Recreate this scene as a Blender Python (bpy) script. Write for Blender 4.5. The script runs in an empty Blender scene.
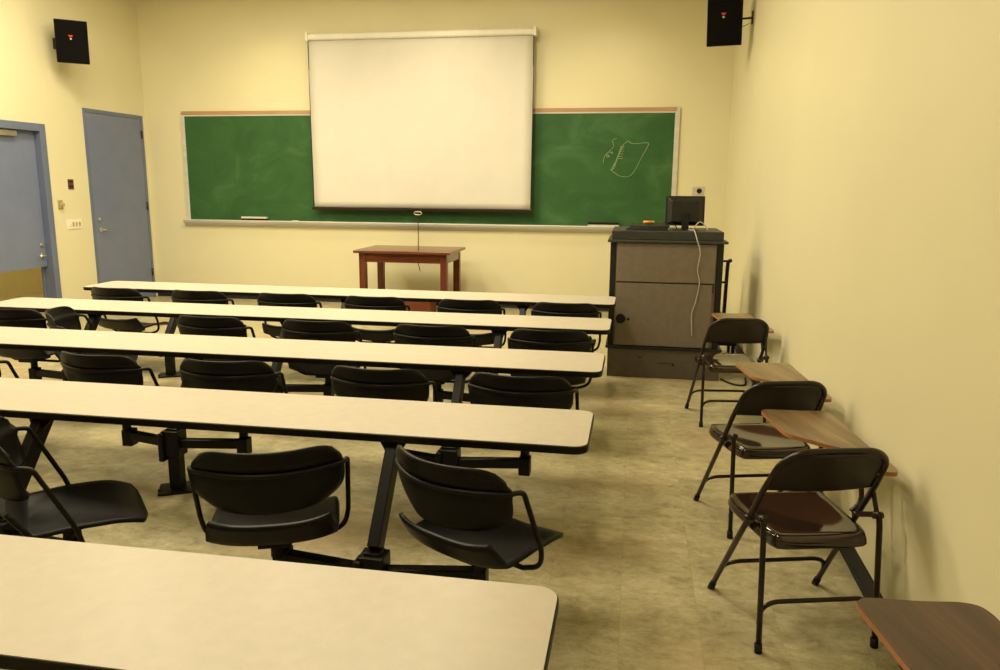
import bpy, bmesh, math, random
from mathutils import Vector, Matrix
random.seed(4)
C = bpy.context.scene.collection
R = math.radians

# ------------------------------------------------------------------ materials
def principled(name, col, rough=.5, metal=0., spec=.5):
    m = bpy.data.materials.new(name); m.use_nodes = True
    b = m.node_tree.nodes['Principled BSDF']
    b.inputs['Base Color'].default_value = (*col, 1)
    b.inputs['Roughness'].default_value = rough
    b.inputs['Metallic'].default_value = metal
    b.inputs['Specular IOR Level'].default_value = spec
    return m

def noise_mat(name, stops, scale=3., detail=6., rough=.5, stretch=(1, 1, 1), bump=0., bscale=40., spec=.5, distort=0., nrough=.6):
    """colour ramp driven by object-space noise, with an optional fine bump"""
    m = principled(name, stops[0][1], rough, 0, spec)
    nt = m.node_tree; N = nt.nodes; L = nt.links; b = N['Principled BSDF']
    tc = N.new('ShaderNodeTexCoord'); mp = N.new('ShaderNodeMapping'); mp.inputs['Scale'].default_value = stretch
    L.new(tc.outputs['Object'], mp.inputs['Vector'])
    no = N.new('ShaderNodeTexNoise'); no.inputs['Scale'].default_value = scale; no.inputs['Detail'].default_value = detail
    no.inputs['Roughness'].default_value = nrough; no.inputs['Distortion'].default_value = distort
    L.new(mp.outputs['Vector'], no.inputs['Vector'])
    cr = N.new('ShaderNodeValToRGB'); e = cr.color_ramp.elements
    e[0].position, e[0].color = stops[0][0], (*stops[0][1], 1)
    e[1].position, e[1].color = stops[-1][0], (*stops[-1][1], 1)
    for p, c in stops[1:-1]:
        x = e.new(p); x.color = (*c, 1)
    L.new(no.outputs['Fac'], cr.inputs['Fac']); L.new(cr.outputs['Color'], b.inputs['Base Color'])
    if bump:
        n2 = N.new('ShaderNodeTexNoise'); n2.inputs['Scale'].default_value = bscale; n2.inputs['Detail'].default_value = 3
        L.new(mp.outputs['Vector'], n2.inputs['Vector'])
        bp = N.new('ShaderNodeBump'); bp.inputs['Strength'].default_value = bump; bp.inputs['Distance'].default_value = .01
        L.new(n2.outputs['Fac'], bp.inputs['Height']); L.new(bp.outputs['Normal'], b.inputs['Normal'])
    return m

def wood(name, dark, light, scale=18., along='X', rough=.35):
    """stretched noise grain"""
    st = {'X': (.06, 1, 1), 'Y': (1, .06, 1), 'Z': (1, 1, .06)}[along]
    return noise_mat(name, [(.3, dark), (.55, tuple((a+b)/2 for a, b in zip(dark, light))), (.72, light)], scale, 8, rough, st, distort=.6, nrough=.65)

def floor_material():
    m = principled('vinyl_tile', (.3, .25, .15), .33, 0, .4)
    nt = m.node_tree; N = nt.nodes; L = nt.links; b = N['Principled BSDF']
    tc = N.new('ShaderNodeTexCoord')
    # tile index gives every tile its own offset in the mottling
    sn = N.new('ShaderNodeVectorMath'); sn.operation = 'SCALE'; sn.inputs['Scale'].default_value = 1/.305
    fl = N.new('ShaderNodeVectorMath'); fl.operation = 'FLOOR'
    wn = N.new('ShaderNodeTexWhiteNoise'); wn.noise_dimensions = '3D'
    L.new(tc.outputs['Object'], sn.inputs[0]); L.new(sn.outputs[0], fl.inputs[0]); L.new(fl.outputs[0], wn.inputs['Vector'])
    mix = N.new('ShaderNodeVectorMath'); mix.operation = 'MULTIPLY_ADD'; mix.inputs[1].default_value = (3, 3, 3)
    L.new(wn.outputs['Color'], mix.inputs[0]); L.new(tc.outputs['Object'], mix.inputs[2])
    mp = N.new('ShaderNodeMapping'); mp.inputs['Scale'].default_value = (.8, 1.2, 1); L.new(mix.outputs[0], mp.inputs['Vector'])
    n1 = N.new('ShaderNodeTexNoise'); n1.inputs['Scale'].default_value = 12; n1.inputs['Detail'].default_value = 9; n1.inputs['Roughness'].default_value = .82; n1.inputs['Distortion'].default_value = .25
    L.new(mp.outputs['Vector'], n1.inputs['Vector'])
    cr = N.new('ShaderNodeValToRGB'); e = cr.color_ramp.elements
    e[0].position, e[0].color = .30, (.19, .155, .075, 1)
    e[1].position, e[1].color = .72, (.68, .62, .43, 1)
    x = e.new(.45); x.color = (.37, .325, .185, 1)
    x = e.new(.58); x.color = (.48, .43, .265, 1)
    L.new(n1.outputs['Fac'], cr.inputs['Fac'])
    # broad reddish wear
    n2 = N.new('ShaderNodeTexNoise'); n2.inputs['Scale'].default_value = 1.1; n2.inputs['Detail'].default_value = 4
    L.new(tc.outputs['Object'], n2.inputs['Vector'])
    r2 = N.new('ShaderNodeMapRange'); r2.inputs['From Min'].default_value = .5; r2.inputs['From Max'].default_value = .72; r2.inputs['To Max'].default_value = .6
    L.new(n2.outputs['Fac'], r2.inputs['Value'])
    mx = N.new('ShaderNodeMix'); mx.data_type = 'RGBA'; mx.inputs['B'].default_value = (.40, .27, .15, 1)
    L.new(r2.outputs['Result'], mx.inputs['Factor']); L.new(cr.outputs['Color'], mx.inputs['A'])
    # tile joints
    br = N.new('ShaderNodeTexBrick'); br.offset = 0; br.inputs['Scale'].default_value = 1/.305
    br.inputs['Brick Width'].default_value = 1; br.inputs['Row Height'].default_value = 1; br.inputs['Mortar Size'].default_value = .006
    br.inputs['Color1'].default_value = (1, 1, 1, 1); br.inputs['Color2'].default_value = (.93, .93, .93, 1); br.inputs['Mortar'].default_value = (.86, .85, .82, 1)
    L.new(tc.outputs['Object'], br.inputs['Vector'])
    ml = N.new('ShaderNodeMix'); ml.data_type = 'RGBA'; ml.blend_type = 'MULTIPLY'; ml.inputs['Factor'].default_value = 1
    L.new(mx.outputs['Result'], ml.inputs['A']); L.new(br.outputs['Color'], ml.inputs['B'])
    L.new(ml.outputs['Result'], b.inputs['Base Color'])
    return m

def chalkboard_material():
    m = noise_mat('green_chalkboard', [(.35, (.026, .088, .026)), (.55, (.034, .108, .032)), (.75, (.065, .15, .06))], 1.6, 7, .55, (1, 1, 1.3), spec=.25, distort=1.2)
    return m

M = {}
M['wall'] = noise_mat('yellow_wall_paint', [(.35, (.70, .655, .445)), (.7, (.73, .685, .47))], .8, 3, .42, bump=.06, bscale=160, spec=.35)
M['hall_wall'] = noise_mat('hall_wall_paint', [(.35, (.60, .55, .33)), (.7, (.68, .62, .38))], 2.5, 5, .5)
M['ceiling'] = noise_mat('ceiling_tile', [(.4, (.72, .69, .58)), (.6, (.78, .75, .64))], 30, 4, .9)
M['floor'] = floor_material()
M['black_rubber'] = noise_mat('black_vinyl_base', [(.3, (.008, .008, .0085)), (.7, (.016, .016, .017))], 6, 4, .55, spec=.25)
M['laminate'] = noise_mat('cream_laminate', [(.35, (.475, .428, .35)), (.7, (.51, .46, .378))], 22, 5, .38, spec=.4)
M['edge'] = noise_mat('black_table_edge', [(.3, (.0045, .004, .004)), (.7, (.008, .0065, .006))], 8, 3, .42, spec=.22)
M['black_metal'] = noise_mat('black_painted_steel', [(.3, (.004, .004, .004)), (.7, (.0065, .006, .006))], 10, 3, .42, spec=.22)
M['black_shell'] = noise_mat('black_plastic_shell', [(.3, (.0045, .0045, .005)), (.7, (.007, .007, .0078))], 30, 4, .42, bump=.04, bscale=300, spec=.2)
M['brown_metal'] = noise_mat('brown_enamelled_steel', [(.3, (.019, .010, .007)), (.7, (.026, .013, .009))], 6, 3, .07, spec=.8)
M['brown_back'] = noise_mat('brown_enamelled_back', [(.3, (.013, .008, .006)), (.7, (.019, .011, .008))], 6, 3, .36, spec=.35)
M['brown_tube'] = noise_mat('brown_enamelled_tube', [(.3, (.015, .009, .007)), (.7, (.022, .012, .009))], 6, 3, .3, spec=.35)
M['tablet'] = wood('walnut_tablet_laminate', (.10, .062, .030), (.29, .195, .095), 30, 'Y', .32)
M['tablet_dark'] = wood('darker_tablet_laminate', (.035, .018, .012), (.115, .056, .031), 30, 'Y', .4)  # same grain in a darker tone than the other tablets
M['tablet_edge'] = wood('tablet_plywood_edge', (.30, .12, .045), (.42, .18, .07), 22, 'Y', .4)
M['red_wood'] = wood('red_brown_wood', (.085, .022, .010), (.19, .058, .024), 22, 'X', .2)
M['red_wood_z'] = wood('red_brown_wood_leg', (.08, .018, .009), (.17, .042, .018), 22, 'Z', .3)
M['oak_trim'] = wood('oak_trim', (.36, .21, .10), (.50, .31, .16), 20, 'X', .45)
M['alu'] = noise_mat('board_aluminium', [(.3, (.50, .49, .46)), (.7, (.60, .59, .55))], 12, 3, .4, (.1, 1, 1))
M['board'] = chalkboard_material()
M['chalk'] = noise_mat('chalk', [(.3, (.12, .22, .10)), (.7, (.30, .40, .24))], 60, 5, .9)
M['screen'] = noise_mat('screen_fabric', [(.3, (.64, .62, .57)), (.7, (.67, .65, .60))], 3, 3, .55, spec=.3)
M['white_case'] = noise_mat('white_screen_case', [(.3, (.72, .70, .62)), (.7, (.78, .76, .68))], 6, 3, .4)
M['door'] = noise_mat('blue_grey_door_paint', [(.3, (.150, .180, .295)), (.7, (.168, .20, .325))], 4, 4, .38, bump=.03, bscale=200)
M['door_frame'] = noise_mat('blue_grey_frame_paint', [(.3, (.12, .145, .24)), (.7, (.14, .17, .27))], 4, 4, .38)
M['chrome'] = noise_mat('satin_metal', [(.3, (.55, .50, .40)), (.7, (.7, .65, .52))], 30, 3, .28)
M['chrome'].node_tree.nodes['Principled BSDF'].inputs['Metallic'].default_value = .9
M['cab'] = noise_mat('brown_cabinet_laminate', [(.3, (.155, .127, .098)), (.7, (.19, .155, .12))], 14, 5, .5, bump=.05, bscale=120)
M['cab_base'] = noise_mat('brown_cabinet_base', [(.3, (.085, .068, .056)), (.7, (.105, .086, .07))], 14, 5, .45, bump=.05, bscale=120)
M['cab_dark'] = noise_mat('black_cabinet_trim', [(.3, (.009, .009, .008)), (.7, (.016, .015, .014))], 9, 3, .5, spec=.3)
M['cab_top'] = noise_mat('charcoal_cabinet_top', [(.3, (.026, .027, .025)), (.7, (.040, .040, .036))], 9, 3, .5)
M['black'] = noise_mat('black_plastic', [(.3, (.006, .006, .006)), (.7, (.010, .010, .010))], 20, 3, .5, spec=.3)
M['mon'] = noise_mat('monitor_plastic', [(.3, (.009, .009, .009)), (.7, (.016, .015, .014))], 20, 3, .42, spec=.35)
M['grille'] = noise_mat('speaker_grille', [(.4, (.002, .002, .002)), (.6, (.006, .0055, .005))], 260, 2, .9, spec=.1)
M['cable'] = noise_mat('white_cable', [(.3, (.42, .39, .33)), (.7, (.50, .47, .40))], 20, 2, .5)
M['orange'] = noise_mat('orange_plastic', [(.3, (.75, .26, .02)), (.7, (.85, .34, .04))], 20, 2, .5)
M['red'] = noise_mat('red_badge', [(.3, (.55, .03, .03)), (.7, (.65, .05, .04))], 20, 2, .4)
M['silver'] = noise_mat('silver_badge', [(.3, (.45, .43, .40)), (.7, (.6, .58, .52))], 20, 2, .4)
M['maroon'] = noise_mat('maroon_plate', [(.3, (.10, .025, .03)), (.7, (.16, .04, .045))], 60, 3, .5)
M['ivory'] = noise_mat('ivory_plate', [(.3, (.76, .73, .60)), (.7, (.82, .79, .66))], 20, 2, .45)
M['brass'] = noise_mat('dull_brass', [(.3, (.36, .28, .12)), (.7, (.48, .38, .18))], 30, 3, .4)
M['felt'] = noise_mat('grey_felt', [(.3, (.55, .52, .46)), (.7, (.72, .69, .62))], 60, 3, .95)
M['lightpan'] = principled('lit_diffuser', (.9, .9, .85), .6)
_b = M['lightpan'].node_tree.nodes['Principled BSDF']
_b.inputs['Emission Color'].default_value = (1, .86, .58, 1); _b.inputs['Emission Strength'].default_value = 3.0

# ------------------------------------------------------------------ mesh helpers
class MB:
    def __init__(s): s.v = []; s.f = []; s.mi = []; s.sm = []
    def add(s, vs, fs, mi=0, smooth=False):
        o = len(s.v); s.v += [tuple(v) for v in vs]
        for f in fs: s.f.append([i+o for i in f]); s.mi.append(mi); s.sm.append(smooth)
        return s
    def box(s, x0, x1, y0, y1, z0, z1, mi=0, mat=None):
        vs = [Vector(p) for p in ((x0,y0,z0),(x1,y0,z0),(x1,y1,z0),(x0,y1,z0),(x0,y0,z1),(x1,y0,z1),(x1,y1,z1),(x0,y1,z1))]
        if mat: vs = [mat @ v for v in vs]
        return s.add(vs, [(0,3,2,1),(4,5,6,7),(0,1,5,4),(1,2,6,5),(2,3,7,6),(3,0,4,7)], mi)
    def beam(s, a, b, w, h, mi=0, side=Vector((1, 0, 0))):
        a, b = Vector(a), Vector(b); d = (b-a).normalized()
        u = (side - d*side.dot(d)).normalized(); v = d.cross(u)
        vs = [p + u*i*w/2 + v*j*h/2 for p in (a, b) for i, j in ((-1,-1),(1,-1),(1,1),(-1,1))]
        return s.add(vs, [(0,3,2,1),(4,5,6,7),(0,1,5,4),(1,2,6,5),(2,3,7,6),(3,0,4,7)], mi)
    def prism(s, pts, z0, z1, mi=0, side_mi=None, mat=None):
        n = len(pts); vs = [Vector((x, y, z0)) for x, y in pts] + [Vector((x, y, z1)) for x, y in pts]
        if mat: vs = [mat @ v for v in vs]
        o = len(s.v); s.v += [tuple(v) for v in vs]
        s.f.append([o+i for i in reversed(range(n))]); s.mi.append(mi); s.sm.append(False)
        s.f.append([o+n+i for i in range(n)]); s.mi.append(mi); s.sm.append(False)
        for i in range(n):
            j = (i+1) % n; s.f.append([o+i, o+j, o+n+j, o+n+i]); s.mi.append(mi if side_mi is None else side_mi); s.sm.append(False)
        return s
    def tube(s, pts, r, n=10, closed=False, mi=0):
        pts = [Vector(p) for p in pts]; k = len(pts); rings = []
        d0 = (pts[1]-pts[0]).normalized(); up = Vector((0, 0, 1)) if abs(d0.z) < .9 else Vector((1, 0, 0))
        nrm = (up - d0*up.dot(d0)).normalized()
        for i, p in enumerate(pts):
            if closed: d = (pts[(i+1) % k]-pts[i-1]).normalized()
            elif i == 0: d = (pts[1]-p).normalized()
            elif i == k-1: d = (p-pts[i-1]).normalized()
            else: d = (pts[i+1]-pts[i-1]).normalized()
            nrm = (nrm - d*nrm.dot(d)); nrm = nrm.normalized() if nrm.length > 1e-6 else d.orthogonal().normalized()
            bi = d.cross(nrm); rr = r[i] if isinstance(r, (list, tuple)) else r
            rings.append([p + (nrm*math.cos(2*math.pi*j/n) + bi*math.sin(2*math.pi*j/n))*rr for j in range(n)])
        vs = [v for g in rings for v in g]; fs = []
        for i in range(k if closed else k-1):
            a, b = i*n, ((i+1) % k)*n
            for j in range(n): fs.append((a+j, a+(j+1) % n, b+(j+1) % n, b+j))
        s.add(vs, fs, mi, True)
        if not closed:
            o = len(s.v)-len(vs)
            s.f.append([o+j for j in reversed(range(n))]); s.mi.append(mi); s.sm.append(False)
            s.f.append([o+(k-1)*n+j for j in range(n)]); s.mi.append(mi); s.sm.append(False)
        return s
    def shell(s, fn, nu, nv, th, mi=0):
        """fn(u,v) -> point; solid sheet of thickness th"""
        P = [[Vector(fn(-1+2*i/nu, -1+2*j/nv)) for j in range(nv+1)] for i in range(nu+1)]
        def nr(i, j):
            a = P[min(i+1, nu)][j]-P[max(i-1, 0)][j]; b = P[i][min(j+1, nv)]-P[i][max(j-1, 0)]
            return a.cross(b).normalized()
        top = [P[i][j]+nr(i, j)*th/2 for i in range(nu+1) for j in range(nv+1)]
        bot = [P[i][j]-nr(i, j)*th/2 for i in range(nu+1) for j in range(nv+1)]
        W = nv+1; K = len(top); fs = []
        for i in range(nu):
            for j in range(nv):
                a, b, c, d = i*W+j, (i+1)*W+j, (i+1)*W+j+1, i*W+j+1
                fs.append((a, b, c, d)); fs.append((K+d, K+c, K+b, K+a))
        rim = [i*W for i in range(nu+1)] + [nu*W+j for j in range(1, nv+1)] + [i*W+nv for i in range(nu-1, -1, -1)] + [j for j in range(nv-1, 0, -1)]
        for q in range(len(rim)):
            a, b = rim[q], rim[(q+1) % len(rim)]; fs.append((a, K+a, K+b, b))
        return s.add(top+bot, fs, mi, True)
    def build(s, name, mats, parent=None, bevel=0., seg=2, loc=None, rot=None, autosm=False):
        me = bpy.data.meshes.new(name); me.from_pydata(s.v, [], s.f); me.update()
        for m in (mats if isinstance(mats, (list, tuple)) else [mats]): me.materials.append(m)
        for p, i, q in zip(me.polygons, s.mi, s.sm): p.material_index = i; p.use_smooth = q
        o = bpy.data.objects.new(name, me); C.objects.link(o)
        if parent: o.parent = parent
        if loc: o.location = loc
        if rot: o.rotation_euler = rot
        if bevel:
            b = o.modifiers.new('bevel', 'BEVEL'); b.width = bevel; b.segments = seg; b.limit_method = 'ANGLE'; b.angle_limit = R(40)
            b.harden_normals = False
        return o

def rrect(x0, x1, y0, y1, r, n=6):
    out = []
    for cx, cy, a in ((x1-r, y1-r, 0), (x0+r, y1-r, 90), (x0+r, y0+r, 180), (x1-r, y0+r, 270)):
        for i in range(n+1):
            t = R(a+90*i/n); out.append((cx+r*math.cos(t), cy+r*math.sin(t)))
    return out

def smooth(pts, sub=6, closed=False):
    pts = [Vector(p) for p in pts]; n = len(pts); out = []
    for i in range(n if closed else n-1):
        if closed: a, b, c, d = pts[i-1], pts[i], pts[(i+1) % n], pts[(i+2) % n]
        else: a, b, c, d = pts[max(i-1, 0)], pts[i], pts[i+1], pts[min(i+2, n-1)]
        for k in range(sub):
            t = k/sub
            out.append(.5*((2*b)+(c-a)*t+(2*a-5*b+4*c-d)*t*t+(3*b-a-3*c+d)*t**3))
    if not closed: out.append(pts[-1])
    return out

def round_path(pts, r, seg=5):
    """polyline with filleted corners"""
    pts = [Vector(p) for p in pts]; out = [pts[0]]
    rs = r if isinstance(r, (list, tuple)) else [r]*(len(pts)-2)
    for i in range(1, len(pts)-1):
        p = pts[i]; a = pts[i-1]-p; b = pts[i+1]-p; q = min(rs[i-1], a.length*.49, b.length*.49)
        s0 = p+a.normalized()*q; s1 = p+b.normalized()*q
        for k in range(seg+1):
            t = k/seg; out.append(s0*(1-t)**2+p*2*t*(1-t)+s1*t*t)
    out.append(pts[-1]); return out

def tag(o, label, cat, group=None):
    o['label'] = label; o['category'] = cat
    if group: o['group'] = group
    return o
def empty(name, loc, rz=0.):
    o = bpy.data.objects.new(name, None); C.objects.link(o); o.location = loc; o.rotation_euler = (0, 0, rz); o.empty_display_size = .1
    return o
def struct(o): o['kind'] = 'structure'; return o
def copy_tree(o, parent=None):
    c = o.copy(); C.objects.link(c)
    if parent: c.parent = parent
    for ch in [x for x in bpy.data.objects if x.parent == o]: copy_tree(ch, c)
    return c

# ------------------------------------------------------------------ setting
D = 10.55; LW = -7.086; CEIL = 4.36; YB = -3.0; T = .15
RWF = 1.135; RWN = .970            # right wall: x at the front wall and at y = 0
def rwx(y): return RWN+(RWF-RWN)*y/D
DH = 2.275                          # opening of door 1
o = MB().box(-9.2, 1.5, YB, D, -.12, 0).build('floor', M['floor']); struct(o)
o = MB().box(-9.2, 1.5, YB, D+T, CEIL, CEIL+.12).build('ceiling', M['ceiling']); struct(o)
o = MB().box(-9.2, 1.5, D, D+T, -.12, CEIL).build('wall_front', M['wall']); struct(o)
o = MB().box(-9.2, 1.5, YB-T, YB, -.12, CEIL).build('wall_back', M['wall']); struct(o)
o = MB().prism([(rwx(YB), YB), (rwx(YB)+T, YB), (RWF+T, D), (RWF, D)], 0, CEIL).build('wall_right', M['wall']); struct(o)
# left wall with the opening of the half door
oy0, oy1 = 7.42, 8.475
b = MB(); b.box(LW-T, LW, YB, oy0, 0, CEIL); b.box(LW-T, LW, oy1, D, 0, CEIL); b.box(LW-T, LW, oy0, oy1, 2.335, CEIL)
struct(b.build('wall_left', M['wall']))
# corridor seen through the open lower half of the door
struct(MB().box(-9.15, -9.0, 5.5, D, 0, CEIL).build('wall_corridor', M['hall_wall']))
struct(MB().box(-9.0, LW-T, 5.4, 5.5, 0, CEIL).build('wall_corridor_end', M['hall_wall']))
# baseboards
def base_board(name, a, b_, side, h=.103):
    a, b_ = Vector(a), Vector(b_); d = (b_-a).normalized(); n = Vector((-d.y, d.x, 0))*side
    prof = [(0, 0), (.016, 0), (.007, .02), (.005, h-.003), (0, h)]
    vs = [p+n*x+Vector((0, 0, z)) for p in (a, b_) for x, z in prof]; k = len(prof)
    fs = [tuple(range(k)), tuple(reversed(range(k, 2*k)))]+[(i, k+i, k+(i+1) % k, (i+1) % k) for i in range(k)]
    struct(MB().add(vs, fs).build(name, M['black_rubber']))
base_board('baseboard_front', (LW, D, 0), (RWF, D, 0), -1, .15)
base_board('baseboard_right', (rwx(YB), YB, 0), (RWF, D, 0), 1)
base_board('baseboard_left', (LW, YB, 0), (LW, oy0-.07, 0), -1)
base_board('baseboard_left', (LW, 8.58, 0), (LW, 9.20, 0), -1)

def lever(parent, x, y, z, dy):
    h = MB(); h.tube([(x, y, z), (x+.012, y, z)], .03, 16); h.tube(round_path([(x, y, z), (x+.055, y, z), (x+.055, y+dy, z-.004)], .015), .010, 10)
    return h.build('door_handle', M['chrome'], parent)
# door 1: half door, upper leaf closed, lower leaf swung out into the corridor
d1 = struct(empty('door_1', (0, 0, 0)))
fr = MB(); fx0, fx1 = LW-T-.01, LW+.022
fr.box(fx0, fx1, oy1-.035, oy1+.06, 0, 2.365); fr.box(fx0, fx1, oy0-.06, oy0+.035, 0, 2.365); fr.box(fx0, fx1, oy0+.035, oy1-.035, DH, 2.365)
fr.box(LW-.135, LW-.11, oy1-.055, oy1-.035, 0, DH); fr.box(LW-.135, LW-.11, oy0+.035, oy0+.055, 0, DH)
fr.build('door_frame', M['door_frame'], d1, .004)
lf = MB().box(LW-.105, LW-.06, oy0+.038, oy1-.038, .655, DH-.004).build('door_leaf', M['door'], d1, .003)
lever(lf, LW-.06, oy1-.10, .80, -.12)
MB().tube([(LW-.06, oy1-.10, .925), (LW-.045, oy1-.10, .925)], .024, 16).build('deadbolt', M['chrome'], lf)
cl = MB().box(LW-.06, LW-.005, oy1-.62, oy1-.36, 2.20, 2.262); cl.tube([(LW-.03, oy1-.5, 2.262), (LW-.03, oy1-.5, 2.27)], .02, 12)
cl.build('door_closer', M['chrome'], lf, .006)
lo = MB().box(LW-T-1.02, LW-T-.03, oy0-.015, oy0+.03, .01, .65).build('lower_leaf', M['door'], d1, .003)
# door 2: full closed door next to the corner
d2 = struct(empty('door_2', (0, 0, 0)))
fr = MB(); y0, y1, zt = 9.235, 10.475, 2.625
fr.box(LW-.03, LW+.014, y0, y0+.05, 0, zt); fr.box(LW-.03, LW+.014, y1-.05, y1, 0, zt); fr.box(LW-.03, LW+.014, y0+.05, y1-.05, zt-.05, zt)
fr.build('door_frame', M['door_frame'], d2, .004)
lf = MB().box(LW-.03, LW+.008, y0+.054, y1-.054, .012, zt-.054).build('door_leaf', M['door'], d2, .002)
lever(lf, LW+.008, y0+.15, 1.055, .13)
MB().tube([(LW+.008, y0+.14, 1.19), (LW+.022, y0+.14, 1.19)], .026, 16).build('deadbolt', M['chrome'], lf)
for z in (.38, 1.35, 2.36):
    h = MB(); h.tube([(LW+.020, y1-.05, z-.055), (LW+.020, y1-.05, z+.055)], .012, 10); h.build('hinge', M['brown_metal'], d2)

# ------------------------------------------------------------------ wall things
def gangplate(name, y, z, w, h, mat, label, cat, detail):
    t = empty(name, (LW, y, z))
    MB().box(.0, .008, -w/2, w/2, -h/2, h/2).build('plate', mat, t, .003)
    detail(t); return tag(t, label, cat)
def det_switch(t):
    for i, dy in enumerate((-.085, -.028, .028, .085)):
        s = MB().box(.008, .014, dy-.012, dy+.012, -.025, .025); s.box(.014, .024, dy-.005, dy+.005, -.002, .014)
        s.build('switch', M['brass'] if i else M['ivory'], t, .001)
gangplate('light_switch', 8.90, 1.155, .27, .125, M['ivory'], 'ivory four-gang light switch plate between the two blue-grey doors', 'light switch', det_switch)
def det_red(t):
    for i, dz in enumerate((-.028, .002, .032)):
        MB().box(.008, .011, -.035, .035, dz-.008, dz+.008).build('printed_panel', M['brown_metal'] if i != 1 else M['maroon'], t)
gangplate('wall_sign', 8.90, 1.655, .10, .125, M['maroon'], 'small maroon sign plate high above the ivory light switch', 'sign', det_red)
def det_lock(t):
    MB().tube([(.008, 0, 0), (.05, 0, 0)], .022, 14).build('knob', M['brass'], t)
    MB().box(.008, .03, -.03, -.012, -.045, .045).build('guard', M['brass'], t, .002)
gangplate('wall_control', 8.685, 1.405, .085, .11, M['brass'], 'small brass wall box with knob beside the half door frame', 'wall control', det_lock)

# chalkboard
bx0, bx1, bz0, bz1 = -6.50, .505, 1.155, 2.69
cb = empty('chalkboard', ((bx0+bx1)/2, D, (bz0+bz1)/2)); inv = Matrix.Translation(-Vector(cb.location))
def W(mb): mb.v = [tuple(inv @ Vector(v)) for v in mb.v]; return mb
W(MB().box(bx0+.04, bx1-.06, D-.02, D, bz0, bz1-.06)).build('writing_surface', M['board'], cb)
W(MB().box(bx0+.01, bx1-.04, D-.032, D, bz1-.048, bz1)).build('top_rail', M['oak_trim'], cb, .003)
f = MB(); f.box(bx0, bx0+.052, D-.030, D, bz0-.01, bz1-.053); f.box(bx1-.062, bx1, D-.030, D, bz0-.01, bz1); f.box(bx0+.052, bx1-.066, D-.026, D, bz1-.070, bz1-.046)
W(f).build('side_frame', M['alu'], cb, .003)
tr = MB(); prof = [(D, 1.162), (D-.085, 1.150), (D-.095, 1.162), (D-.10, 1.150), (D-.085, 1.118), (D-.03, 1.075), (D, 1.072)]
k = len(prof); vs = [(x, y, z) for x in (bx0-.03, bx1-.03) for y, z in prof]
tr.add(vs, [tuple(range(k)), tuple(reversed(range(k, 2*k)))]+[(i, k+i, k+(i+1) % k, (i+1) % k) for i in range(k)])
W(tr).build('chalk_tray', M['alu'], cb)
def bp(px, py):   # board position of a point read off the drawing (metres right and up from the board's corner)
    return (-.400+(px-610)*.01362*1.03, D-.0215, 2.178-(py-150)*.01355)
dr = MB()
def stroke(pts, r=.0055): dr.tube([bp(600+x/6.09, 130+y/6.09) for x, y in [(p.x, p.y) for p in smooth([(a, b, 0) for a, b in pts], 4)]], r, 5)
stroke([(148, 100), (175, 83), (188, 94), (225, 97), (270, 92), (288, 98), (270, 140), (245, 190), (225, 235), (205, 268), (178, 287), (135, 284), (108, 268), (80, 248)])
stroke([(78, 248), (98, 238), (112, 195), (128, 150), (150, 100)], .008)
stroke([(86, 240), (104, 208), (122, 160), (138, 112)], .007)
stroke([(108, 66), (86, 78), (92, 112), (70, 140), (44, 168), (36, 210)])
stroke([(58, 158), (54, 174), (70, 170), (60, 160)], .006); stroke([(70, 150), (88, 144), (82, 158)], .006)
for q in range(6): stroke([(128-q*2, 112+q*14), (140, 118+q*13), (152-q*1.5, 112+q*13)], .005)
W(dr).build('chalk_drawing', M['chalk'], cb)
tag(cb, 'long green chalkboard with oak top rail mounted on the front wall', 'chalkboard')
def eraser(x0, x1, label, up):
    t = empty('board_eraser', ((x0+x1)/2, D-.055, 1.158)); w = (x1-x0)/2
    z0, z1 = ((0, .022), (.022, .055)) if up else ((.030, .055), (0, .030))
    MB().box(-w, w, -.03, .025, *z0).build('felt_pad', M['felt'], t, .004)
    MB().box(-w, w, -.032, .027, *z1).build('back_grip', M['black'], t, .004)
    tag(t, label, 'eraser', 'erasers on the chalk tray')
eraser(-5.62, -5.23, 'black board eraser lying pale felt side up on the tray left of the screen', 0)
eraser(-.63, -.22, 'black board eraser on the chalk tray near the computer monitor', 1)
cs = empty('chalk_stick', (-4.80, D-.05, 1.157)); MB().tube([(-.045, 0, .006), (.045, 0, .006)], .006, 8).build('chalk_body', M['felt'], cs)
tag(cs, 'white chalk stick on the tray just left of the projection screen', 'chalk')

# projection screen
ps = empty('projection_screen', (-2.92, 10.44, 2.5)); inv = Matrix.Translation(-Vector(ps.location))
cx = MB(); prof = rrect(10.365, 10.455, 3.585, 3.672, .026, 4)
vs = [(x, y, z) for x in (-4.46, -1.385) for y, z in prof]; k = len(prof)
cx.add(vs, [tuple(range(k)), tuple(reversed(range(k, 2*k)))]+[(i, k+i, k+(i+1) % k, (i+1) % k) for i in range(k)], 0, False)
W(cx).build('case', M['white_case'], ps, .004)
for x in (-4.475, -1.370):
    W(MB().box(x-.018, x+.018, 10.355, D, 3.575, 3.690)).build('end_bracket', M['white_case'], ps, .004)
def scr(u, v):
    z = 2.475+v*1.115; t = (1-v)/2; hw = 1.535+.008*v
    return (-2.93+u*hw, 10.405+.012*math.cos(u*2.4)*t, z)
W(MB().shell(lambda u, v: scr(u, v), 24, 24, .003)).build('screen_fabric', M['screen'], ps)
for s in (-1, 1):   # black side margins of the fabric
    W(MB().box(-2.93+s*1.541-.006, -2.93+s*1.541+.006, 10.402, 10.409, 1.36, 3.59)).build('side_margin', M['black'], ps)
W(MB().box(-4.50, -1.375, 10.385, 10.425, 1.328, 1.372)).build('bottom_bar', M['brown_tube'], ps, .006)
rg = MB().tube([(-2.955+.055*math.cos(a), 10.385, 1.30+.022*math.sin(a)) for a in [2*math.pi*i/20 for i in range(20)]], .007, 8, True)
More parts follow.
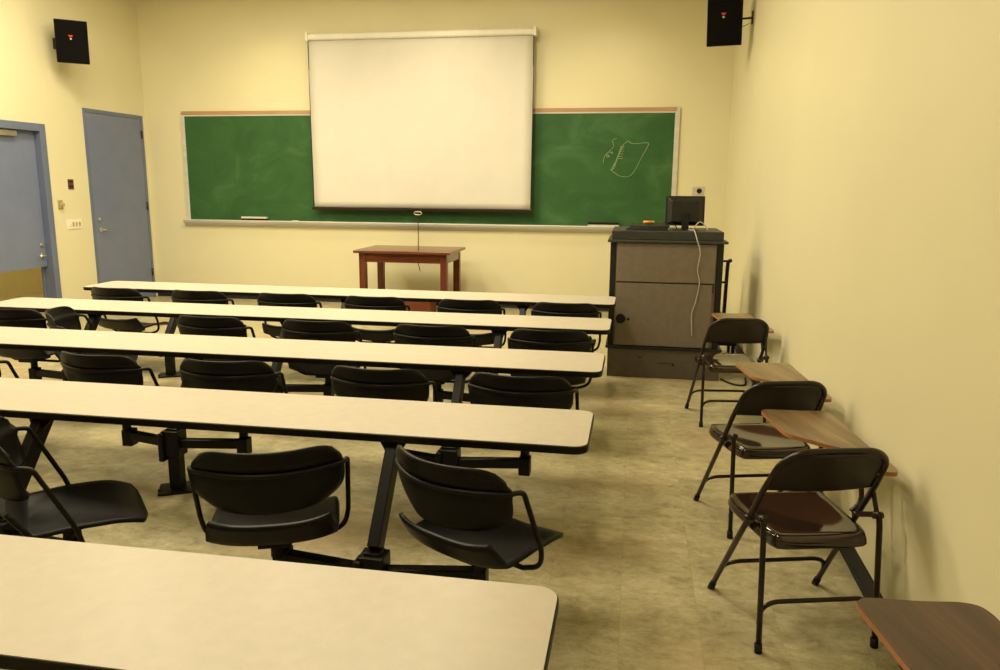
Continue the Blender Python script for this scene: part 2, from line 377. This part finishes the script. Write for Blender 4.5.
rg.box(-2.967, -2.943, 10.38, 10.392, 1.305, 1.33)
W(rg).build('pull_handle', M['chrome'], ps)
W(MB().tube([(-2.955, 10.385, 1.29), (-2.953, 10.387, .95), (-2.957, 10.385, .60), (-2.93, 10.385, .50)], .006, 6)).build('pull_cord', M['black'], ps)
tag(ps, 'white pull-down projection screen hanging before the chalkboard', 'projection screen')

# outlet on the front wall
ot = empty('wall_outlet', (.785, D, 1.635))
MB().box(-.075, .075, -.010, 0, -.055, .055).build('plate', M['silver'], ot, .003)
MB().tube([(0.012, -.010, 0), (.012, -.022, 0)], .032, 18).build('socket', M['black'], ot)
MB().tube([(-.045, -.010, 0), (-.045, -.013, 0)], .01, 10).build('screw', M['chrome'], ot)
tag(ot, 'grey outlet plate with a round black socket above the monitor', 'outlet')

# loudspeakers
def speaker(loc, rz, rx, mount, label, arm_side):
    t = empty('wall_speaker', loc, rz); t.rotation_euler = (rx, 0, rz)
    w, h, d = .178, .245, .24
    MB().prism([(-w, -.0), (w, 0), (w*.5, d), (-w*.5, d)], -h, h).build('cabinet', M['black'], t, .008)
    MB().box(-w+.006, w-.006, -.012, 0, -h+.006, h-.006).build('grille', M['grille'], t, .006)
    bd = MB().prism([(-.028, .035), (.028, .035), (.008, .012), (-.008, .012)][::-1], 0, .003, mat=Matrix.Translation((-.01, -.0125, .04)) @ Matrix.Rotation(R(90), 4, 'X'))
    bd.build('badge', M['red'], t)
    MB().box(-.020, .000, -.015, -.012, .026, .042).build('badge_base', M['silver'], t)
    inv = t.matrix_basis.inverted()
    a = inv @ Vector(mount[0]); b = MB(); pm = Vector(mount[0]); n = Vector(mount[1])
    q = MB(); e0 = Vector((arm_side*.05, .15, .0))
    q.tube([a, a+(e0-a)*.5, e0], .010, 8)
    q.tube([e0+Vector((0, 0, -.02)), e0+Vector((0, 0, .02))], .02, 8)
    pl = [inv @ (pm + n*s_ + Vector((0, 1, 0))*i*.03 + Vector((0, 0, 1))*j*.065) for s_ in (0, .012) for i, j in ((-1,-1),(1,-1),(1,1),(-1,1))]
    q.add(pl, [(0,3,2,1),(4,5,6,7),(0,1,5,4),(1,2,6,5),(2,3,7,6),(3,0,4,7)])
    q.build('wall_bracket', M['brown_tube'], t)
    wv = [a+Vector((0, 0, -.04)), (a+e0)/2+Vector((0, 0, -.075)), e0+Vector((0, 0, -.05))]
    MB().tube(smooth(wv, 6), .003, 6).build('wire', M['brown_tube'], t)
    tag(t, label, 'loudspeaker', 'loudspeakers on the side walls')
speaker((-6.74, 8.72, 3.33), R(40), R(10), ((LW, 8.86, 3.34), (1, 0, 0)), 'black wall loudspeaker above the blue-grey doors', -1)
speaker((.81, 8.62, 3.355), R(-12), R(12), ((rwx(8.8), 8.80, 3.41), (-1, 0, 0)), 'black wall loudspeaker high on the wall above the monitor', 1)

# ------------------------------------------------------------------ row tables
REAR = [6.764, 5.600, 4.394, 3.207, 1.702]; DEP = .483; XL, XR = -5.0, -.141; ZT = .738; UX = (-.90, -2.46, -4.02)
def row_table(yr, label, over={}):
    t = empty('classroom_table', (0, yr-DEP/2, 0)); h = DEP/2; yf = -h
    top = MB().prism(rrect(XL, XR, -h, h, .055, 8), ZT-.032, ZT-.002).build('tabletop', M['edge'], t, .004)
    MB().prism(rrect(XL+.004, XR-.004, -h+.004, h-.004, .052, 8), ZT-.002, ZT+.0005).build('laminate', M['laminate'], top)
    for x in UX:
        py = yf-.20
        p = MB().box(x-.034, x+.034, py-.03, py+.03, .012, .36)
        p.box(x-.050, x+.050, py-.052, py+.04, .205, .35)
        p.box(x-.060, x-.03, py-.07, py+.0, .18, .34)
        p = p.build('pedestal', M['black_metal'], t, .005)
        fp = MB().prism(rrect(-.10, .10, -.085, .085, .012, 3), 0, .012, mat=Matrix.Translation((x, py, 0)) @ Matrix.Rotation(R(28), 4, 'Z'))
        fp.tube([(x-.07, py-.07, .010), (x-.07, py-.07, .02)], .01, 8); fp.tube([(x+.06, py+.075, .010), (x+.06, py+.075, .02)], .01, 8)
        fp.build('floor_plate', M['black_metal'], p, .002)
        for s in (-1, 1):
            ex, ey = x+s*.385+over.get((x, s), (0, 0))[0], yf-.15+over.get((x, s), (0, 0))[1]
            a = MB().beam((x+s*.03, py, .272), (ex, ey, .275), .048, .05, side=Vector((0, 0, 1)))
            a.box(ex-.03, ex+.03, ey-.033, ey+.033, .215, .31)
            a.build('swing_arm', M['black_metal'], p, .005)
        sp = MB().beam((x, py+.01, .36), (x, yf+.085, ZT-.03), .046, .072)
        sp.box(x-.035, x+.035, yf+.03, h-.05, ZT-.056, ZT-.032)
        g = [(x-.062, yf+.05, ZT-.036), (x+.062, yf+.05, ZT-.036), (x+.026, yf+.03, ZT-.085), (x-.026, yf+.03, ZT-.085)]
        sp.add([Vector(v)+Vector((0, dy, 0)) for dy in (0, .02) for v in g], [(0,1,2,3),(7,6,5,4),(0,4,5,1),(1,5,6,2),(2,6,7,3),(3,7,4,0)])
        sp.build('table_support', M['black_metal'], p, .004)
    return tag(t, label, 'table', 'cream classroom tables in rows')
row_table(REAR[0], 'cream classroom table of the farthest row, its end reaching the brown cabinet')
row_table(REAR[1], 'cream classroom table second from the chalkboard, its far end beside the half door', {(-4.02, 1): (-.175, -.117)})
row_table(REAR[2], 'cream classroom table of the middle row, third from the chalkboard', {(-.90, -1): (.06, .02), (-2.46, -1): (.06, .02)})
row_table(REAR[3], 'cream classroom table facing the three pulled-out black chairs', {(-2.46, 1): (-.05, -.094)})
row_table(REAR[4], 'cream classroom table nearest the camera, behind all the swing chairs')

# ------------------------------------------------------------------ swing chairs
def make_swing():
    t = empty('swing_chair', (0, 0, 0))
    def seat(u, v):
        k = .11; x = .232*u*(1-k*v**4); y = .030+.240*v*(1-(k*.9)*u**4)
        q = (v+1)/2
        if q < .15: z = .416+.096*((.15-q)/.15)**1.0
        elif q > .72: z = .416-.025*((q-.72)/.28)**2
        else: z = .416
        z += .020*u*u*(1-.5*abs(v)) + .012*abs(u)**3
        return (x, y, z)
    MB().shell(seat, 20, 34, .016).build('seat', M['black_shell'], t)
    def back(u, v):
        hw = .258*(1-.19*max(0, -v)**2.6)*(1-.09*max(0, v)**4)
        x = hw*u*(1-.0*abs(v)); z0 = .682+.116*v*(1-.36*u**10 if v > 0 else 1-.16*u**8)
        y = -.245+.105*u*u-.022*v+.012*math.exp(-((z0-.712)/.016)**2)
        return (x, y, z0)
    MB().shell(back, 24, 20, .010).build('backrest', M['black_shell'], t)
    pts = []
    for i in range(13):
        u = -1+2*i/12; pts.append((.255*u, -.245+.105*u*u-.010, .712))
    rod = [(.262, -.128, .712), (.271, -.098, .706), (.268, .018, .455), (.250, .034, .385), (.18, .03, .362)]
    side = round_path([(.255, -.150, .712)]+rod, [.01, .03, .05, .04], 5)[1:]
    loop = [(-p.x, p.y, p.z) for p in side][::-1]+pts+side
    MB().tube(loop, .0095, 8).build('frame_rod', M['black_metal'], t)
    u_ = MB(); u_.tube([(-.185, .03, .362), (.185, .03, .362)], .0095, 8); u_.box(-.06, .06, -.08, .10, .368, .406)
    u_.build('seat_bracket', M['black_metal'], t)
    MB().tube([(0, 0, .30), (0, 0, .375)], .024, 14).build('post', M['black_metal'], t)
    return t
proto = make_swing(); first = True
def swing(row, x, rz, label, dx=0, dy=0):
    global first
    t = proto if first else copy_tree(proto); first = False
    yf = REAR[row]-DEP
    t.location = (x+dx, yf-.15+dy, 0); t.rotation_euler = (0, 0, R(rz))
    tag(t, label, 'chair', 'black swing-arm chairs at the tables')
S = .385
swing(3, UX[0]-S, 21, 'black swing chair seen squarely from behind between the two nearest tables', .0, -.045)
swing(3, UX[0]+S, -28, 'black swing chair turned toward the aisle at the end of the nearest chairs', .0, -.025)
swing(3, UX[1]+S, -48, 'black swing chair turned sideways with its whole seat showing at the left edge', -.05, -.094)
swing(3, UX[1]-S, -8, 'black swing chair mostly cut off by the left edge beside the sideways one')
for x, rz, lab in ((UX[0]+S, -3, 'rightmost black swing chair of the middle row, nearest the aisle'),
                   (UX[0]-S+.05, -2, 'black swing chair of the middle row, second from the aisle'),
                   (UX[1]+S, 4, 'black swing chair of the middle row, third from the aisle'),
                   (UX[1]-S+.06, -6, 'black swing chair of the middle row with its curved left wing showing greyish'),
                   (UX[2]+S, -8, 'leftmost black swing chair of the middle row, cut by the left edge')):
    swing(2, x, rz, lab)
for x, rz, lab, *off in ((UX[0]+S, 2, 'black swing chair of the second row from the chalkboard, nearest the brown cabinet'),
                   (UX[0]-S, 0, 'black swing chair second from the cabinet in the second row from the chalkboard'),
                   (UX[1]+S, 0, 'black swing chair third from the cabinet in the second row from the chalkboard'),
                   (UX[1]-S, -2, 'black swing chair fourth from the cabinet in the second row from the chalkboard'),
                   (UX[2]+S, -66, 'black swing chair turned sideways with its grey-lit backrest in the second row from the chalkboard', -.175, -.117),
                   (UX[2]-S, 0, 'leftmost black swing chair in the second row from the chalkboard, below the half door')):
    swing(1, x, rz, lab, *off)
for i, (x, rz) in enumerate(((UX[0]+S, 0), (UX[0]-S, 1), (UX[1]+S, 0), (UX[1]-S, 1), (UX[2]+S, 0), (UX[2]-S, -4))):
    lab = ('black swing chair at the cabinet end of the farthest row', 'black swing chair of the farthest row just right of the red box', 'black swing chair of the farthest row just left of the red box',
           'black swing chair third from the left in the farthest row', 'black swing chair second from the left in the farthest row', 'leftmost black swing chair of the farthest row, before the closed full door')[i]
    swing(0, x, rz, lab)

# ------------------------------------------------------------------ folding tablet chairs
def make_folding():
    t = empty('folding_chair', (0, 0, 0))
    # one bent tube: front legs crossing up into the backrest arch
    def P(x, z):
        y = .235-.505*z/.785
        return (x, y, z)
    pth = [P(-.232, .012), P(-.215, .45), P(-.212, .60), P(-.198, .735), P(-.135, .785), P(.135, .785), P(.198, .735), P(.212, .60), P(.215, .45), P(.232, .012)]
    pth = round_path(pth, [.05, .05, .05, .06, .06, .05, .05, .05], 6)
    MB().tube(pth, .0115, 12).build('frame', M['brown_tube'], t)
    for s in (-1, 1):
        MB().tube([P(s*.232, .0), P(s*.231, .035)], .0145, 10).build('foot_cap', M['black_rubber'], t)
    def back(u, v):
        z = .688+.088*v; hw = .203 if z < .70 else .203-.055*((z-.70)/.076)**2
        x = hw*u; y = .235-.505*z/.785-.030*(1-u*u)*.9+.006
        return (x, y, z)
    bk = MB().shell(back, 24, 12, .006)
    bk.build('backrest', M['brown_back'], t)
    rl = MB()
    st = MB()
    def seat(u, v):
        k = .10; x = (.200-.012*(-v))*u*(1-k*v**6); y = .0+.215*v*(1-.5*k*u**6)
        rr = max(abs(u), abs(v)); z = .442-.014*math.cos(min(1, abs(u))*math.pi/2)*math.cos(v*math.pi/2)-(.016*max(0, (rr-.90)/.10)**2)
        if rr > .999: z -= .012
        return (x, y, z)
    st.shell(seat, 28, 28, .006)
    sm = st.build('seat', M['brown_metal'], t)
    # skirt of the seat pan
    ring = []
    n = 40
    sk = MB(); rim = []
    for q in range(4*n):
        s_, f_ = divmod(q, n); w = -1+2*f_/n
        u, v = ((w, -1), (1, w), (-w, 1), (-1, -w))[s_]
        rim.append(seat(u, v))
    vs = [(x, y, z+.006) for x, y, z in rim]+[(x*1.012, y*1.012, z-.012) for x, y, z in rim]+[(x*.985, y*.985, z-.022) for x, y, z in rim]
    K = len(rim); fs = []
    for r_ in (0, 1):
        for i in range(K): fs.append((r_*K+i, (r_+1)*K+i, (r_+1)*K+(i+1) % K, r_*K+(i+1) % K))
    sk.add(vs, fs, 0, True)
    sk.build('seat_rim', M['brown_metal'], sm)
    for s in (-1, 1):
        l = MB().tube(round_path([(s*.224, -.235, .012), (s*.220, -.195, .47), (s*.219, -.182, .515)], .04), .0108, 12)
        l = l.build('rear_leg', M['brown_tube'], t)
        MB().tube([(s*.224, -.235, 0), (s*.2238, -.2305, .035)], .0145, 10).build('foot_cap', M['black_rubber'], l)
        lk = MB().beam((s*.219, -.182, .505), (s*.206, -.075, .46), .012, .020); lk.tube([(s*.200, -.18, .500), (s*.236, -.18, .500)], .012, 10)
        lk.tube([(s*.195, -.06, .452), (s*.236, -.06, .452)], .011, 10)
        lk.build('hinge_link', M['brown_tube'], l)
    for (zz, f) in ((.150, 1), (.165, -1)):
        if f > 0: a, b_ = P(-.226, zz-.045), P(.226, zz-.045); y = a[1]-.03
        else: a, b_ = (-.2235, -.218, zz-.06), (.2235, -.218, zz-.06); y = -.207
        m1, m2 = (-.17, y, zz+.02), (.17, y, zz+.02)
        MB().tube(round_path([a, (-.215, (a[1]+y)/2, zz), m1, m2, (.215, (a[1]+y)/2, zz), b_], .05), .009, 10).build('brace', M['brown_tube'], t)
    return t
def tablet(t, rz, off=(0, 0), top='tablet'):
    """writing tablet on its swing support, outline in the chair's frame"""
    tz = .664
    # outline as it lies along the wall, relative to the chair's centre
    out = [(-.053, .588), (-.02, .606), (.10, .612), (.200, .624), (.244, .590), (.256, .45), (.280, .155), (.306, -.06), (.308, -.12), (.290, -.145), (.235, -.140), (.222, -.11), (.215, .0), (.185, .085), (.130, .125), (.05, .195), (-.005, .245), (-.026, .32), (-.045, .45), (-.062, .560)]
    pts = [(p.x+off[0], p.y+off[1]) for p in smooth([(x, y, 0) for x, y in out], 5, True)]
    mat = Matrix.Rotation(-rz, 4, 'Z')
    b = MB().prism(pts, tz, tz+.014, 1, 1, mat); b.prism(pts, tz+.014, tz+.016, 0, 1, mat)
    o = b.build('writing_tablet', [M[top], M['tablet_edge']], t)
    sp = MB()
    q = [mat @ Vector(v) for v in ((.235, .20, .660), (.235, .10, .62), (.245, .05, .50), (.245, .03, .455))]
    q[-1] = Vector((.210, -.02, .445))
    sp.tube(smooth(q, 6), .010, 8)
    q2 = [mat @ Vector((.250, -.03, .660)), mat @ Vector((.250, -.04, .60)), Vector((.219, -.172, .505))]
    sp.tube(smooth(q2, 6), .009, 8)
    q3 = [mat @ Vector((.05, .35, .655)), mat @ Vector((.235, .33, .655)), mat @ Vector((.25, -.04, .655))]
    sp.tube(round_path(q3, .04), .008, 8)
    sp.build('tablet_support', M['brown_tube'], o)
fc = make_folding()
fc.location = (.663, 2.984, 0); fc.rotation_euler = (0, 0, R(15)); folders = [fc]
for loc, rz in (((.67, 3.945, 0), 15), ((.706, 5.733, 0), 8), ((.635, 1.294, 0), 14)):
    c = copy_tree(fc); c.location = loc; c.rotation_euler = (0, 0, R(rz)); folders.append(c)
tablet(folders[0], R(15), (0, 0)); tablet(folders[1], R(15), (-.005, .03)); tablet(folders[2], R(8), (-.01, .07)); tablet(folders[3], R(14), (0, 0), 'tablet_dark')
for c, lab in zip(folders, ('brown metal folding chair with wood tablet arm, largest and nearest whole one', 'brown metal folding chair with wood tablet arm, in the middle along the right wall',
                            'brown metal folding chair with wood tablet arm, closest to the brown cabinet', 'brown folding chair showing only its darker-toned tablet at the bottom right corner')):
    tag(c, lab, 'folding chair', 'folding tablet chairs along the right wall')

# ------------------------------------------------------------------ wooden table and box
wt = empty('wooden_table', (-2.87, 9.74, 0)); hx, hy, zt = .628, .45, .868
MB().box(-hx, hx, -hy, hy, zt-.035, zt).build('tabletop', M['red_wood'], wt, .006)
ap = MB(); i = .06
ap.box(-hx+i+.04, hx-i-.04, -hy+i, -hy+i+.022, zt-.15, zt-.035); ap.box(-hx+i+.04, hx-i-.04, hy-i-.022, hy-i, zt-.15, zt-.035)
ap.box(-hx+i, -hx+i+.022, -hy+i+.04, hy-i-.04, zt-.15, zt-.035); ap.box(hx-i-.022, hx-i, -hy+i+.04, hy-i-.04, zt-.15, zt-.035)
ap.build('apron', M['red_wood'], wt, .002)
for sx in (-1, 1):
    for sy in (-1, 1):
        x, y = sx*(hx-i-.038), sy*(hy-i-.038)
        MB().box(x-.042, x+.042, y-.042, y+.042, 0, zt-.035).build('leg', M['red_wood_z'], wt, .004)
tag(wt, 'red-brown wooden table standing beneath the projection screen', 'table')
wb = empty('wooden_box', (-2.67, 9.05, 0))
b = MB(); b.box(-.27, .27, -.16, -.14, 0, .34); b.box(-.27, .27, .14, .16, 0, .34); b.box(-.27, -.25, -.14, .14, 0, .34); b.box(.25, .27, -.14, .14, 0, .34); b.box(-.25, .25, -.14, .14, 0, .02)
b.build('box_body', M['red_wood_z'], wb, .003)
MB().box(-.28, .28, -.17, .17, .34, .36).build('lid', M['red_wood'], wb, .003)
tag(wb, 'reddish wooden box on the floor under the far row, before the wooden table', 'box')

# ------------------------------------------------------------------ media cabinet
y0 = 6.86; cx0, cx1 = -.205, .775
mc = empty('media_cabinet', ((cx0+cx1)/2, y0, 0)); inv = Matrix.Translation(-Vector(mc.location)); yb = y0+.72
W(MB().box(cx0, cx1, y0, yb, .0, .262)).build('base', M['cab_base'], mc, .004)
W(MB().box(cx0-.02, cx1+.01, y0-.02, yb, .262, .285)).build('base_ledge', M['cab_dark'], mc, .003)
b = MB(); b.box(cx0+.04, cx1-.045, y0+.02, yb-.01, .285, 1.205); W(b).build('carcass', M['cab'], mc, .003)
for x0, x1 in ((cx0-.005, cx0+.045), (cx1-.075, cx1-.02)):
    W(MB().box(x0, x1, y0+.012, yb-.01, .285, 1.205)).build('corner_post', M['cab_dark'], mc, .006)
W(MB().box(cx0+.055, cx1-.085, y0-.002, y0+.02, .862, 1.198)).build('upper_panel', M['cab'], mc, .003)
dr_ = W(MB().box(cx0+.062, cx1-.10, y0-.004, y0+.02, .292, .850)).build('door', M['cab'], mc, .003)
W(MB().tube([(cx0+.105, y0-.004, .530), (cx0+.105, y0-.012, .530)], .043, 24)).build('grommet', M['black'], dr_)
W(MB().tube([(cx0+.172, y0-.004, .527), (cx0+.172, y0-.010, .527)], .012, 12)).build('lock', M['black'], dr_)
W(MB().box(cx1-.10, cx1-.088, y0+.0, y0+.02, .78, .852)).build('hinge_gap', M['cab_dark'], mc)
W(MB().box(cx0+.055, cx1-.085, y0+.006, y0+.021, .850, .862)).build('panel_gap', M['cab_dark'], mc)
W(MB().box(cx0-.03, cx1+.01, y0-.03, yb, 1.205, 1.226)).build('worktop', M['cab_top'], mc, .004)
b = MB(); b.prism([(cx0+.002, y0+.03), (cx1-.025, y0+.03), (cx1-.025, yb), (cx0+.002, yb)], 1.226, 1.305)
W(b).build('top_riser', M['cab_top'], mc, .006)
# worn sticker marks on the base
sm = MB()
for i in range(7): sm.box(cx0+.445+i*.017, cx0+.456+i*.017, y0-.0015, y0, .132+(i % 2)*.004, .146-(i % 3)*.002)
sm.tube([(cx0+.580, y0, .128), (cx0+.580, y0-.005, .128)], .012, 10); sm.box(cx0+.27, cx0+.31, y0-.0015, y0, .18, .186)
W(sm).build('worn_lettering', M['cab_dark'], mc)
tag(mc, 'brown media cabinet with black trim standing beside the chair rows', 'cabinet')

mo = empty('computer_monitor', (.43, 7.18, 1.297), R(3))
def tilted(mb): 
    mt = Matrix.Rotation(R(-5), 4, 'X'); mb.v = [tuple(mt @ (Vector(v)-Vector((0, 0, .18)))+Vector((0, 0, .18))) for v in mb.v]; return mb
tilted(MB().box(-.172, .172, .0, .022, .045, .308)).build('bezel', M['mon'], mo, .006)
hs = MB(); 
a = [(-.160, .0, .055), (.160, .0, .055), (.160, .0, .298), (-.160, .0, .298)]; c_ = [(-.118, -.035, .075), (.118, -.035, .075), (.118, -.035, .262), (-.118, -.035, .262)]
hs.add(a+c_, [(0,1,5,4),(1,2,6,5),(2,3,7,6),(3,0,4,7),(4,5,6,7),(3,2,1,0)])
tilted(hs).build('rear_housing', M['mon'], mo, .006)
tilted(MB().box(-.160, .160, .022, .024, .058, .296)).build('screen_panel', M['black'], mo)
nk = MB().beam((0, -.055, .012), (0, -.045, .165), .062, .026); nk.build('stand_neck', M['black'], mo, .006)
MB().prism(rrect(-.11, .11, -.13, .07, .03), 0, .014).build('stand_base', M['black'], mo, .004)
tag(mo, 'black computer monitor seen from behind on the brown cabinet', 'monitor')

wc = MB()
pts = []
for px, x, y, z in ((0, .46, 7.05, 1.312), (1, .478, 6.95, 1.314), (2, .500, 6.875, 1.31), (3, .523, 6.822, 1.235), (4, .553, 6.818, 1.13), (5, .540, 6.845, .98), (6, .562, 6.845, .87), (7, .540, 6.845, .71), (8, .512, 6.845, .60), (9, .515, 6.842, .50), (10, .525, 6.842, .40)):
    pts.append((x, y, z))
tag(wc.tube(smooth(pts, 5), .0045, 8).build('white_cable', M['cable']), 'thin white cable dangling down the front of the brown cabinet', 'cable')
kb = empty('desk_phone', (.09, 7.03, 1.305))
b = MB(); b.add([(-.185, -.09, 0), (.185, -.09, 0), (.185, .09, 0), (-.185, .09, 0), (-.14, -.07, .040), (.18, -.075, .045), (.18, .085, .062), (-.13, .085, .055)], [(0,3,2,1),(4,5,6,7),(0,1,5,4),(1,2,6,5),(2,3,7,6),(3,0,4,7)])
b.build('body', M['black'], kb, .006)
kb.name = 'keyboard'; tag(kb, 'flat black keyboard lying on top of the brown cabinet', 'keyboard')
og = empty('orange_marker', (.095, 7.08, 1.359))
MB().tube([(-.03, 0, .012), (.045, 0, .014)], .013, 12).build('barrel', M['orange'], og)
MB().tube([(.045, 0, .014), (.07, 0, .014)], .011, 12).build('cap', M['brass'], og)
tag(og, 'small orange marker resting on the black keyboard', 'marker')
for i, (x0_, x1_, h_, lab) in enumerate(((.27, .36, .05, 'thin dark cable looping under the left corner of the monitor'), (.50, .62, .07, 'thin pale cable looping under the right corner of the monitor'))):
    b = MB().tube(smooth([(x0_, 7.06, 1.311), (x0_+.02, 7.05, 1.33+h_*.3), ((x0_+x1_)/2, 7.06, 1.311+h_), (x1_-.01, 7.05, 1.34), (x1_, 7.03, 1.311)], 5), .005, 6)
    tag(b.build('monitor_cable', M['black'] if i == 0 else M['cable']), lab, 'cable', 'cables behind the monitor')
fcb = MB().tube(smooth([(.80, 6.92, .008), (.86, 6.78, .008), (.93, 6.72, .008), (.99, 6.76, .008), (1.02, 7.0, .008)], 6), .008, 8)
tag(fcb.build('floor_cable', M['black']), 'black cable curling on the floor beside the brown cabinet', 'cable')

# black stand between the cabinet and the right wall
es = empty('equipment_stand', (.93, 8.05, 0))
b = MB(); 
for x in (.0,):
    b.tube(round_path([(x, .10, .13), (x, .02, .9), (x, -.02, .955), (x+.025, -.04, .965)], .03), .019, 10)
b.build('upright', M['black_metal'], es)
for z in (.74, .955): MB().tube([(-.11, .04-.06*z, z), (.0, .04-.06*z, z)], .011, 8).build('rung', M['black_metal'], es)
MB().box(-.14, .10, -.28, .14, .14, .24).build('shelf_box', M['black'], es, .008)
MB().box(-.13, .05, -.27, .10, .24, .255).build('shelf_top', M['red_wood'], es, .003)
for x in (-.11, .07):
    for y in (-.24, .10):
        MB().tube([(x-.012, y, .04), (x+.012, y, .04)], .04, 14).build('wheel', M['black_rubber'], es)
        MB().box(x-.016, x+.016, y-.012, y+.012, .04, .14).build('caster_fork', M['black_metal'], es)
tag(es, 'black upright equipment stand between the cabinet and the right wall', 'stand')

# ------------------------------------------------------------------ ceiling lights
def troffer(x, y, w, l, power, label, col=(1, .87, .60)):
    t = empty('ceiling_light', (x, y, CEIL))
    f = MB(); f.box(-w/2-.03, w/2+.03, -l/2-.03, -l/2, -.02, 0); f.box(-w/2-.03, w/2+.03, l/2, l/2+.03, -.02, 0); f.box(-w/2-.03, -w/2, -l/2, l/2, -.02, 0); f.box(w/2, w/2+.03, -l/2, l/2, -.02, 0)
    f.build('frame', M['white_case'], t); MB().box(-w/2, w/2, -l/2, l/2, -.012, -.002).build('diffuser', M['lightpan'], t)
    tag(t, label, 'ceiling light', 'fluorescent ceiling lights')
    L = bpy.data.lights.new('lamp', 'AREA'); L.shape = 'RECTANGLE'; L.size = w; L.size_y = l; L.energy = power; L.color = col
    o = bpy.data.objects.new('lamp', L); C.objects.link(o); o.location = (x, y, CEIL-.03); return o
i = 0
for y, p in ((4.7, 150), (7.3, 150)):
    for x in (-5.5, -3.6, -1.8):
        troffer(x, y, .6, 1.2, p, 'square-edged fluorescent ceiling light over the chair rows')
troffer(-1.7, 1.2, .6, 1.2, 90, 'fluorescent ceiling light over the nearest table')
def downlight(x, y, e):
    t = empty('downlight', (x, y, CEIL)); b = MB(); b.tube([(0, 0, -.03), (0, 0, 0)], .09, 20); b.build('trim_ring', M['white_case'], t)
    tag(t, 'round ceiling downlight washing the front wall', 'ceiling light', 'downlights by the front wall')
    L = bpy.data.lights.new('spot', 'SPOT'); L.energy = e; L.color = (1, .84, .54); L.spot_size = R(120); L.spot_blend = 1; L.shadow_soft_size = .15
    o = bpy.data.objects.new('spot', L); C.objects.link(o); o.location = (x, y, CEIL-.06); o.rotation_euler = (R(12), 0, 0)
for x in (-5.0, -2.5, -.4): downlight(x, 9.3, 150)
# fill light added without any fixture, brightens the corridor wall
L = bpy.data.lights.new('corridor_fill', 'AREA'); L.size = .6; L.energy = 150; L.color = (1, .83, .5)
o = bpy.data.objects.new('corridor_fill', L); C.objects.link(o); o.location = (-8.1, 8, CEIL-.05)

w = bpy.data.worlds.new('World'); bpy.context.scene.world = w; w.use_nodes = True
w.node_tree.nodes['Background'].inputs['Color'].default_value = (1, .85, .6, 1); w.node_tree.nodes['Background'].inputs['Strength'].default_value = .05

# ------------------------------------------------------------------ camera
R2 = Vector((0.98506565, 0.17199084, 0.00805095)); U2 = Vector((-0.04042299, 0.18556148, 0.98180086)); FW = Vector((-0.1673668, 0.96746374, -0.18974262))
cd = bpy.data.cameras.new('Camera'); co = bpy.data.objects.new('Camera', cd); C.objects.link(co)
m = Matrix((R2, U2, -FW)).transposed().to_4x4(); m.translation = Vector((0, 0, 1.6805)); co.matrix_world = m
cd.sensor_fit = 'HORIZONTAL'; cd.sensor_width = 36; cd.lens = 772.418/1000*36; cd.clip_end = 100; cd.clip_start = .02
sc = bpy.context.scene; sc.camera = co
sc.view_settings.view_transform = 'Standard'; sc.view_settings.look = 'None'; sc.view_settings.gamma = 1; sc.view_settings.exposure = -0.85
sc.view_settings.use_curve_mapping = False
sc.cycles.max_bounces = 10; sc.cycles.diffuse_bounces = 6
